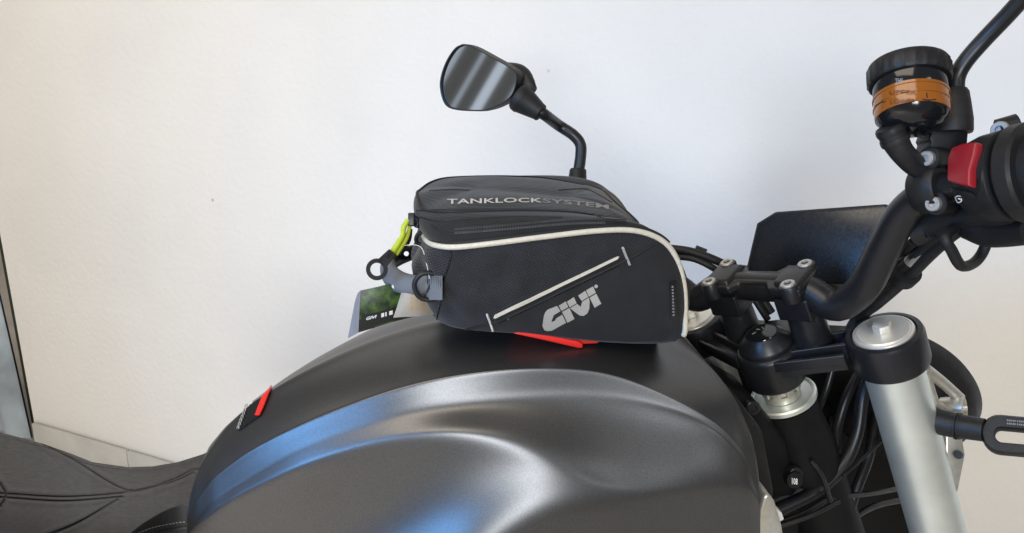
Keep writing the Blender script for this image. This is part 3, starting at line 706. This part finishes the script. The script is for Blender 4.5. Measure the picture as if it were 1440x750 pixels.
# resample each edge with the same station parameter so that columns stay together
def stations(c):
    pts = [np.array(P(*t[c])) for t in T]; n_ = len(pts)
    out = []
    for s in np.linspace(0, n_-1, NB):
        i = min(n_-2, int(s)); t = s-i
        p0 = pts[i-1] if i > 0 else np.array((pts[1][0], -pts[1][1], pts[1][2])); p3 = pts[i+2] if i+2 < n_ else np.array((pts[-2][0], -pts[-2][1], pts[-2][2]))
        p1, p2 = pts[i], pts[i+1]
        out.append(Vector(.5*((2*p1)+(-p0+p2)*t+(2*p0-5*p1+4*p2-p3)*t*t+(-p0+3*p1-3*p2+p3)*t**3)))
    return out
eB, eP, eZ, eR = [stations(c) for c in range(4)]
def full(h): return h + [Vector((p.x, -p.y, p.z)) for p in reversed(h[1:-1])]
cen = lambda p: Vector((min(max(p.x, eR[-1].x+.055), eR[0].x-.04), 0, 0))
def outn(p):
    n = p-Vector((min(max(p.x, eB[-1].x+.06), eB[0].x-.05), 0, p.z)); n.z = 0
    return n.normalized() if n.length > 1e-6 else Vector((1, 0, 0))
from mathutils import noise as mnoise
body_rows = []
hB, hP = eB, eP
for k in range(41):
    t = k/40; row = []
    for i in range(NB):
        p = hB[i].lerp(hP[i], t); L = (hP[i]-hB[i]).length
        bul = (.010*min(1, L/.08)) * (math.sin(math.pi*min(1, t*1.0))**.7 if t < 1 else 0)
        lowr = .010*min(1, L/.08)*(1-(1-min(1, t/.16))**2)**.5 - .010*min(1, L/.08)
        e = math.sin(math.pi*t)*min(1, L/.08)
        q = p+outn(p)*(bul+lowr*0)
        # soft creases, stronger towards the rear end
        rear = max(0, 1-(p.x-eB[-1].x)/.12)
        w_ = mnoise.noise(Vector((p.x*38+p.z*25, p.y*20, p.z*34-p.x*22)))*.0046*(.3+1.9*rear)+mnoise.noise(Vector((p.x*95, p.y*50, p.z*80)))*.0009*(.4+rear)
        q += outn(p)*w_*e
        row.append(q)
    body_rows.append(full(row))
bt_ = [Vector((p.x, p.y*.0, p.z)) for p in body_rows[0]]
gb = MB().grid(body_rows, close=True)
inner = [[Vector((cen(p).x+(p.x-cen(p).x)*s, p.y*s, p.z-.004*(1-s))) for p in body_rows[0]] for s in (.0, .5, .9)]
gb.grid(inner+[body_rows[0]], close=True)
body = gb.build('body', M['cloth'], bag, angle=70, weld=True)
# lid: piping line -> zip -> rim -> crown
lid_rows = []
for k in range(27):
    t = k/26; row = []
    for i in range(NB):
        a, b, c = eP[i], eZ[i]+(outn(eZ[i])*.6+Vector((0, 0, .5)))*.0035*min(1, (eR[i]-eP[i]).length/.03), eR[i]
        la, lb = (b-a).length, (c-b).length
        zt0 = min(.72, max(.28, la/max(1e-6, la+lb)))
        L0 = (t-zt0)*(t-1)/(zt0); L1 = t*(t-1)/(zt0*(zt0-1)); L2 = t*(t-zt0)/(1-zt0)
        row.append(a*L0+b*L1+c*L2)
    lid_rows.append(full(row))
def crown(p, s, i):
    c = cen(p); c.z = 0
    q = Vector((c.x+(p.x-c.x)*s, p.y*s, p.z))
    h_ = (1-s*s)
    mid = Vector((c.x, 0, 0))
    zc = float(np.interp(c.x, [eR[-1].x+.055, eR[0].x-.04], [eR[-1].z+.004, eR[0].z+.006]))
    q.z = p.z*s**1.0 + zc*(1-s) if False else p.z + (zc-p.z)*(1-s) + .009*h_*s
    q.z += .0012*math.sin(q.x*55)*h_ + .0016*mnoise.noise(Vector((q.x*30, q.y*45, 2.3)))*h_
    return q
rim = full(eR)
groove = [Vector((p.x, p.y*.99, p.z-.0003)) for p in rim]
lid_rows[-1] = rim
lid_rows.append(groove)
for s in (.955, .92, .86, .78, .68, .57, .45, .33, .2, .1, .0):
    lid_rows.append([crown(p, s, i) for i, p in enumerate(rim)])
lid = MB().grid(lid_rows, close=True).build('lid', M['lid'], bag, angle=75, weld=True)
lv, bv = bvh(lid), bvh(body)
# piping
pf = full(eP)
MB().tube([p+outn(p)*.0012 for p in eP[22:]], .0024, n=260, seg=12).build('piping', M['cream'], body)
fp = [Vector((p.x, -p.y, p.z)) for p in eP[22:]]
MB().tube([p+outn(p)*.0012 for p in fp], .0024, n=260, seg=12).build('piping', M['cream'], body)
MB().tube([p+outn(p)*.0012+Vector((0, 0, .0034)) for p in eP[60:]], .0012, n=200, seg=8).build('welt', M['rubber'], body)
# rim edging
MB().tube([p+Vector((0, 0, .0006)) for p in full(eR)]+[eR[0]+Vector((0, 0, .0006))], .0010, n=400, seg=8).build('edging', M['rubber'], lid)
# zip: tape seam and two rows of teeth
zl = [(606, 317), (620, 323), (640, 325.5), (680, 322.5), (745, 317), (800, 312.5), (850, 311), (880, 312)]
surf_line('zip_seam', [(x, y) for x, y in zl], lv, .0007, M['rubber'], lid, n=90)
for dy in (-4.2, 4.2): surf_line('zip_seam', [(x, y+dy*(1 if x < 800 else .6)) for x, y in zl[1:]], lv, .0005, M['rubber'], lid, n=90)
zt_ = MB()
q = cr_spline(zl[2:-1], 100)
for p in q:
    for dy in (-2.6, 2.4):
        a, _ = hit(lv, p[0]-.3, p[1]+dy-1.5, .0004); b, _ = hit(lv, p[0]+.3, p[1]+dy+1.5, .0004)
        if a is not None and b is not None: zt_.tube([a, b], .00035, n=2, seg=5)
zo = zt_.build('zip_teeth', M['zip'], lid); zo['kind'] = 'stuff'
# lid seams
for q in ([(604, 268.5), (640, 267), (660, 268.5)], [(586, 296.5), (640, 295), (700, 295.5), (770, 296.5), (830, 302), (850, 308)], [(786, 268), (815, 266), (830, 268), (860, 285)], [(590, 305), (615, 311), (660, 308), (720, 305), (790, 306)]):
    surf_line('lid_seam', q, lv, .0008, M['rubber'], lid, n=50)
# lettering on the lid
def lidtext(body_, x0, x1, mt, nm):
    yb = cv([(630, 288.3), (680, 287.2), (720, 286), (760, 286), (800, 289), (830, 292), (858, 296)])
    hh = cv([(630, 7.2), (700, 6.8), (760, 6.0), (800, 6.2), (858, 6.5)])
    pol = text_polys(body_, bold=.018, space=1.03, res=3)
    decal(nm, map_text(pol, lambda a, b: (x0+(x1-x0)*a-b*2.0*0, float(yb(x0+(x1-x0)*a))-float(hh(x0+(x1-x0)*a))*b)), lv, mt, lid, off=.0008, maxlen=3)
lidtext('TANKLOCK', 629, 762, M['lidprint'], 'lettering')
lidtext('SYSTEM', 763, 856, M['lidprint2'], 'lettering')
# side logo
def lp(l): return [(750+x/7.5, 380+y/7.5) for x, y in l]
G = [lp([(250, 372), (285, 428), (215, 470), (188, 543), (150, 638), (115, 628), (95, 585), (110, 480), (125, 440), (150, 412)]),
     lp([(188, 543), (228, 528), (238, 505), (302, 465), (345, 550), (195, 633), (150, 638)])]
LG = G + [lp(q) for q in ([(267, 370), (340, 325), (368, 385), (295, 425)], [(302, 435), (378, 395), (432, 510), (358, 550)],
      [(352, 328), (425, 280), (455, 345), (382, 388)], [(470, 265), (545, 215), (578, 278), (508, 322)],
      [(385, 397), (460, 352), (498, 383), (512, 330), (585, 285), (592, 330), (590, 400), (570, 450), (530, 478), (490, 475), (460, 455)],
      [(553, 210), (628, 168), (657, 235), (585, 277)], [(592, 287), (662, 245), (715, 350), (645, 393)],
      [(660+19*math.cos(R(30*i)), 168+19*math.sin(R(30*i))) for i in range(12)])]
decal('logo', LG, bv, M['silverprint'], body, off=.0007, maxlen=4)
# smooth lower panel under the diagonal strip
pan = [(648, 464.5), (690, 453), (700, 449), (872, 367), (890, 358), (915, 345), (932, 344), (947, 364), (955, 395), (957, 435), (953, 470), (940, 478), (880, 480), (820, 476), (740, 467.5), (690, 465)]
decal('panel', [pan], bv, M['cloth_smooth'], body, off=.0005, maxlen=5)
decal('strip', [[(697, 446.5), (868, 364), (870, 360.5), (867.5, 360.5), (695.5, 442.5), (694, 446)]], bv, M['cream'], body, off=.0016, maxlen=5, thick=.0012)
surf_line('panel_seam', [(648, 465), (690, 454), (702, 451), (872, 370), (918, 345)], bv, .0009, M['rubber'], body, n=90, off=.0006)
stitches('stitching', [(702, 454), (872, 373)], bv, M['black_gloss'], body, 4, .0005, off=.001)
for q in ([(685, 442), (689, 452), (694, 466)], [(875.5, 348.5), (880, 360), (885.5, 373)]):
    stitches('bar_tack', q, bv, M['silverprint'], body, 2.2, .0011, off=.0014, fill=.8)
# seam at the rear corner, front flag label
surf_line('corner_seam', [(632, 349), (634, 362), (626, 388), (622, 398)], bv, .0008, M['black_gloss'], body, n=40)
surf_line('corner_seam', [(621, 420), (616, 440), (614, 450)], bv, .0008, M['black_gloss'], body, n=30)
fl_ = decal('flag_label', [[(940, 396), (949, 394), (952, 452), (943, 447)]], bv, M['black_gloss'], body, off=.0022, maxlen=5, thick=.001)
fv = bvh(fl_)
decal('label_print', [[(944.2+k*.16, 402+k*4.4), (946.8+k*.16, 402+k*4.4), (946.9+k*.16, 404.6+k*4.4), (944.3+k*.16, 404.6+k*4.4)] for k in range(10)], fv, M['greyprint'], body, off=.0004)
# red quick-lock flange under the bag
fz = -.072
rl = MB().prism([P(x, y, fz) for x, y in ((722, 470), (760, 478), (814, 490.5), (820, 490), (820, 484), (812, 480), (770, 472), (730, 466))], (0, .022, 0)).build('lock_lever', M['red'], bag, bevel=.0015)
MB().prism([P(x, y, fz+.004) for x, y in ((700, 466), (760, 476), (815, 485), (840, 484), (846, 480), (800, 472), (720, 462))], (0, .13, 0)).build('lock_flange', M['red'], bag, bevel=.002)
# rear webbing tab with D ring, grab handle
wb_ = [P(600, 405, -.06), P(612, 405, -.073), P(622, 405, -.081)]
wt = MB(); ups = cu*.0098
wt.grid([[p-ups+tocam(p)*.001 for p in wb_], [p+ups+tocam(p)*.001 for p in wb_]])
wt.grid([[p-ups-tocam(p)*.001 for p in wb_], [p+ups-tocam(p)*.001 for p in wb_]])
wo = wt.build('webbing_tab', M['webbing'], bag)
for k in range(9):
    t = k/8; x = 600.5+21*t
    a = P(x, 389, -.06-.021*t)+tocam(P(x, 389, -.07))*.0014; b = P(x, 421, -.06-.021*t)+tocam(P(x, 421, -.07))*.0014
    MB().tube([a, b], .0005, n=2, seg=6).build('rib', M['webbing'], wo)
dc = P(598, 402, -.062)
dr_ = [(611, 386), (604, 384), (592, 386), (584, 395), (583, 405), (588, 416), (597, 421), (610, 420.5)]
MB().tube([P(x, y, -.066) for x, y in dr_+[(613, 404)]+[dr_[0]]], .0021, n=80, seg=12, cap=False).build('strap_ring', M['black'], bag)
MB().tube([P(x, y, -.02) for x, y in ((600, 332), (590, 328), (585, 336), (588, 343), (598, 344))], .0018, n=40, seg=10).build('strap_ring', M['black'], bag)
MB().tube([P(604, 398, -.058), P(588, 401, -.055), P(566, 398, -.045), (P(551, 389, -.028)), P(546, 376, 0), P(553, 366, .028), P(575, 358, .045), P(600, 352, .055)], [.008, .0082, .0092, .0096, .0096, .0088, .007, .006], n=70, seg=20, flat=.75, up=cu).build('grab_handle', M['webbing'], bag)
MB().tube([P(548, 372, .0), P(556, 363, .028), P(578, 355, .045), P(602, 349, .055)], [.0075, .0075, .0068, .006], n=40, seg=16, flat=.7, up=cu).build('handle_sleeve', M['black'], bag)
# zip slider, lime cord and ring puller
MB().box(P(579, 309, -.045), cr*.0028, cu*.0055, d_*.003).build('zip_slider', M['black_sat'], bag, bevel=.001)
MB().tube([P(583, 306, -.045), P(588, 312, -.045), P(586, 320, -.045)], .0022, n=16, seg=10).build('zip_slider', M['black_sat'], bag)
MB().tube([P(574, 309, -.046), P(568, 320, -.048), P(566, 332, -.05), P(560, 342, -.052), P(550, 358, -.052)], [.0021, .0024, .0020, .0025, .0025], n=40, seg=12).build('pull_cord', M['lime'], bag)
MB().tube([P(577, 312, -.043), P(575, 325, -.044), P(570, 338, -.048), P(557, 358, -.05)], [.0014, .0017, .0019, .0019], n=30, seg=10).build('pull_cord', M['lime'], bag)
MB().tube([P(577, 322, -.041), P(572, 338, -.042), P(560, 356, -.046)], [.002, .0035, .0035], n=24, seg=10).build('cord_sheath', M['black'], bag)
pu = MB()
Yp = -.056
ang = math.atan2(355-381, 551-528)
pc_ = np.array((530.0, 379.0))
outer = []; a0 = ang
dirv = np.array((math.cos(ang), math.sin(ang))); nv = np.array((-dirv[1], dirv[0]))
outer = [pc_+dirv*33+nv*6, pc_+dirv*33-nv*6, pc_+dirv*20-nv*7.5]
for i in range(22):
    a = ang-.55-(2*math.pi-1.1)*i/21
    outer.append(pc_+15.5*np.array((math.cos(a), math.sin(a))))
outer.append(pc_+dirv*20+nv*7.5)
N_ = len(outer)
inn_ = []
for p in outer:
    v = np.array(p)-pc_; inn_.append(pc_+v/np.linalg.norm(v)*9.2)
th = .004
w3 = lambda L_, b: [P(p[0], p[1], Yp+b) for p in L_]
mid = lambda t: [np.array(a)*(1-t)+np.array(b)*t for a, b in zip(outer, inn_)]
pu.grid([w3(outer, th/2), w3(outer, -th/2*.5), w3(mid(.12), -th/2), w3(mid(.85), -th/2), w3(inn_, -th/2*.4), w3(inn_, th/2), w3(outer, th/2)], close=True)
po = pu.build('ring_puller', M['black'], bag, angle=50)
for k in (-3, 0, 3):
    c = pc_+dirv*25+dirv*k
    MB().tube([P(*(c-nv*2.2), Yp-.0026), P(*(c+nv*2.2), Yp-.0026)], .0005, n=3, seg=6).build('grip_mark', M['black_gloss'], po)
# plastic tag string
MB().tube([P(546, 366, -.03), P(556, 352, -.04), P(572, 345, -.05), P(592, 348, -.05), P(600, 372, -.06), P(604, 392, -.07)], .0003, n=50, seg=6).build('tag_string', M['whiteprint'], bag)
MB().lathe(P(571.5, 357, -.052), tocam(P(571, 357, -.05)), [(0, 0), (0, .002), (.001, .002), (.0015, 0)], 16).build('tag_button', M['whiteprint'], bag)

# ------------------------------------------------------------------ printed cards hanging at the rear of the bag
def sheet(name, top, bot, mt, thick=.0006, n=20, parent=None, label=None, cat=None):
    a = cr_spline([P(*p) for p in top], n); b = cr_spline([P(*p) for p in bot], n)
    rws = [[Vector(a[i]).lerp(Vector(b[i]), t)+Vector((0, -.0025*math.sin(math.pi*t), 0)) for i in range(n)] for t in np.linspace(0, 1, 10)]
    bk = [[p+Vector((0, thick, 0)) for p in r] for r in rws]
    g = MB().grid(rws); g.grid(bk)
    rim_ = rws[0]+[r[-1] for r in rws]+list(reversed(rws[-1]))+list(reversed([r[0] for r in rws]))
    g.grid([rim_, [p+Vector((0, thick, 0)) for p in rim_]])
    return g.build(name, mt, parent, angle=40)
ct = thing('swing_tag', P(550, 450, -.02), 'green forest print product tag folded open behind the tank bag handle', 'tag')
cf = sheet('front_leaf', [(507, 409, -.045), (530, 404, -.045), (552, 399, -.043), (604, 392, -.035)], [(504, 468, -.045), (530, 460, -.045), (556, 452, -.043), (606, 440, -.035)], M['forest'], parent=ct)
sheet('back_leaf', [(507, 409, -.044), (503, 413, -.030), (499, 424, -.022)], [(504, 468, -.044), (497, 472, -.030), (489, 476, -.022)], M['card_back'], parent=ct)
cfv = bvh(cf)
decal('dark_band', [[(505, 444), (530, 439), (556, 432), (605, 421), (606, 440), (556, 452), (530, 460), (504.4, 467)]], cfv, mat('black_print', (.01, .012, .01), .4), cf, off=.0004)
pol = text_polys('GIVI', shear=.3, bold=.03, res=2)
decal('tag_print', map_text(pol, lambda a, b: (515+15*a, 450-3.5*a-4.2*b)), cfv, M['whiteprint'], cf, off=.0008)
for (x0, x1) in ((536, 540), (541.5, 543.5), (547, 552)):
    decal('tag_print', [[(x0, 446-(x0-536)*.28), (x1, 446-(x1-536)*.28), (x1, 440.5-(x1-536)*.28), (x0, 440.5-(x0-536)*.28)]], cfv, M['whiteprint'], cf, off=.0008)
MB().lathe(P(554, 403, -.046), (0, -1, 0), [(0, 0), (0, .0018), (.0008, .0016), (.0008, 0)], 18).build('eyelet', M['whiteprint'], ct)
ct2 = thing('care_card', P(580, 445, -.055), 'pale beige care card with ochre print lines tucked behind the rear D ring', 'card')
c2 = sheet('leaf', [(566, 406, -.05), (574, 404, -.054), (592, 404, -.054), (612, 407, -.045)], [(553, 447, -.05), (566, 446, -.054), (590, 445, -.054), (612, 442, -.045)], M['beige'], parent=ct2)
c2v = bvh(c2)
for k in range(4):
    x = 577+5.5*k
    decal('printed_lines', [[(x, 413+s), (x+3, 412.5+s), (x+2.2, 416+s), (x-.8, 416.5+s)] for s in range(0, 24, 5)], c2v, M['ochre'], c2, off=.0005)
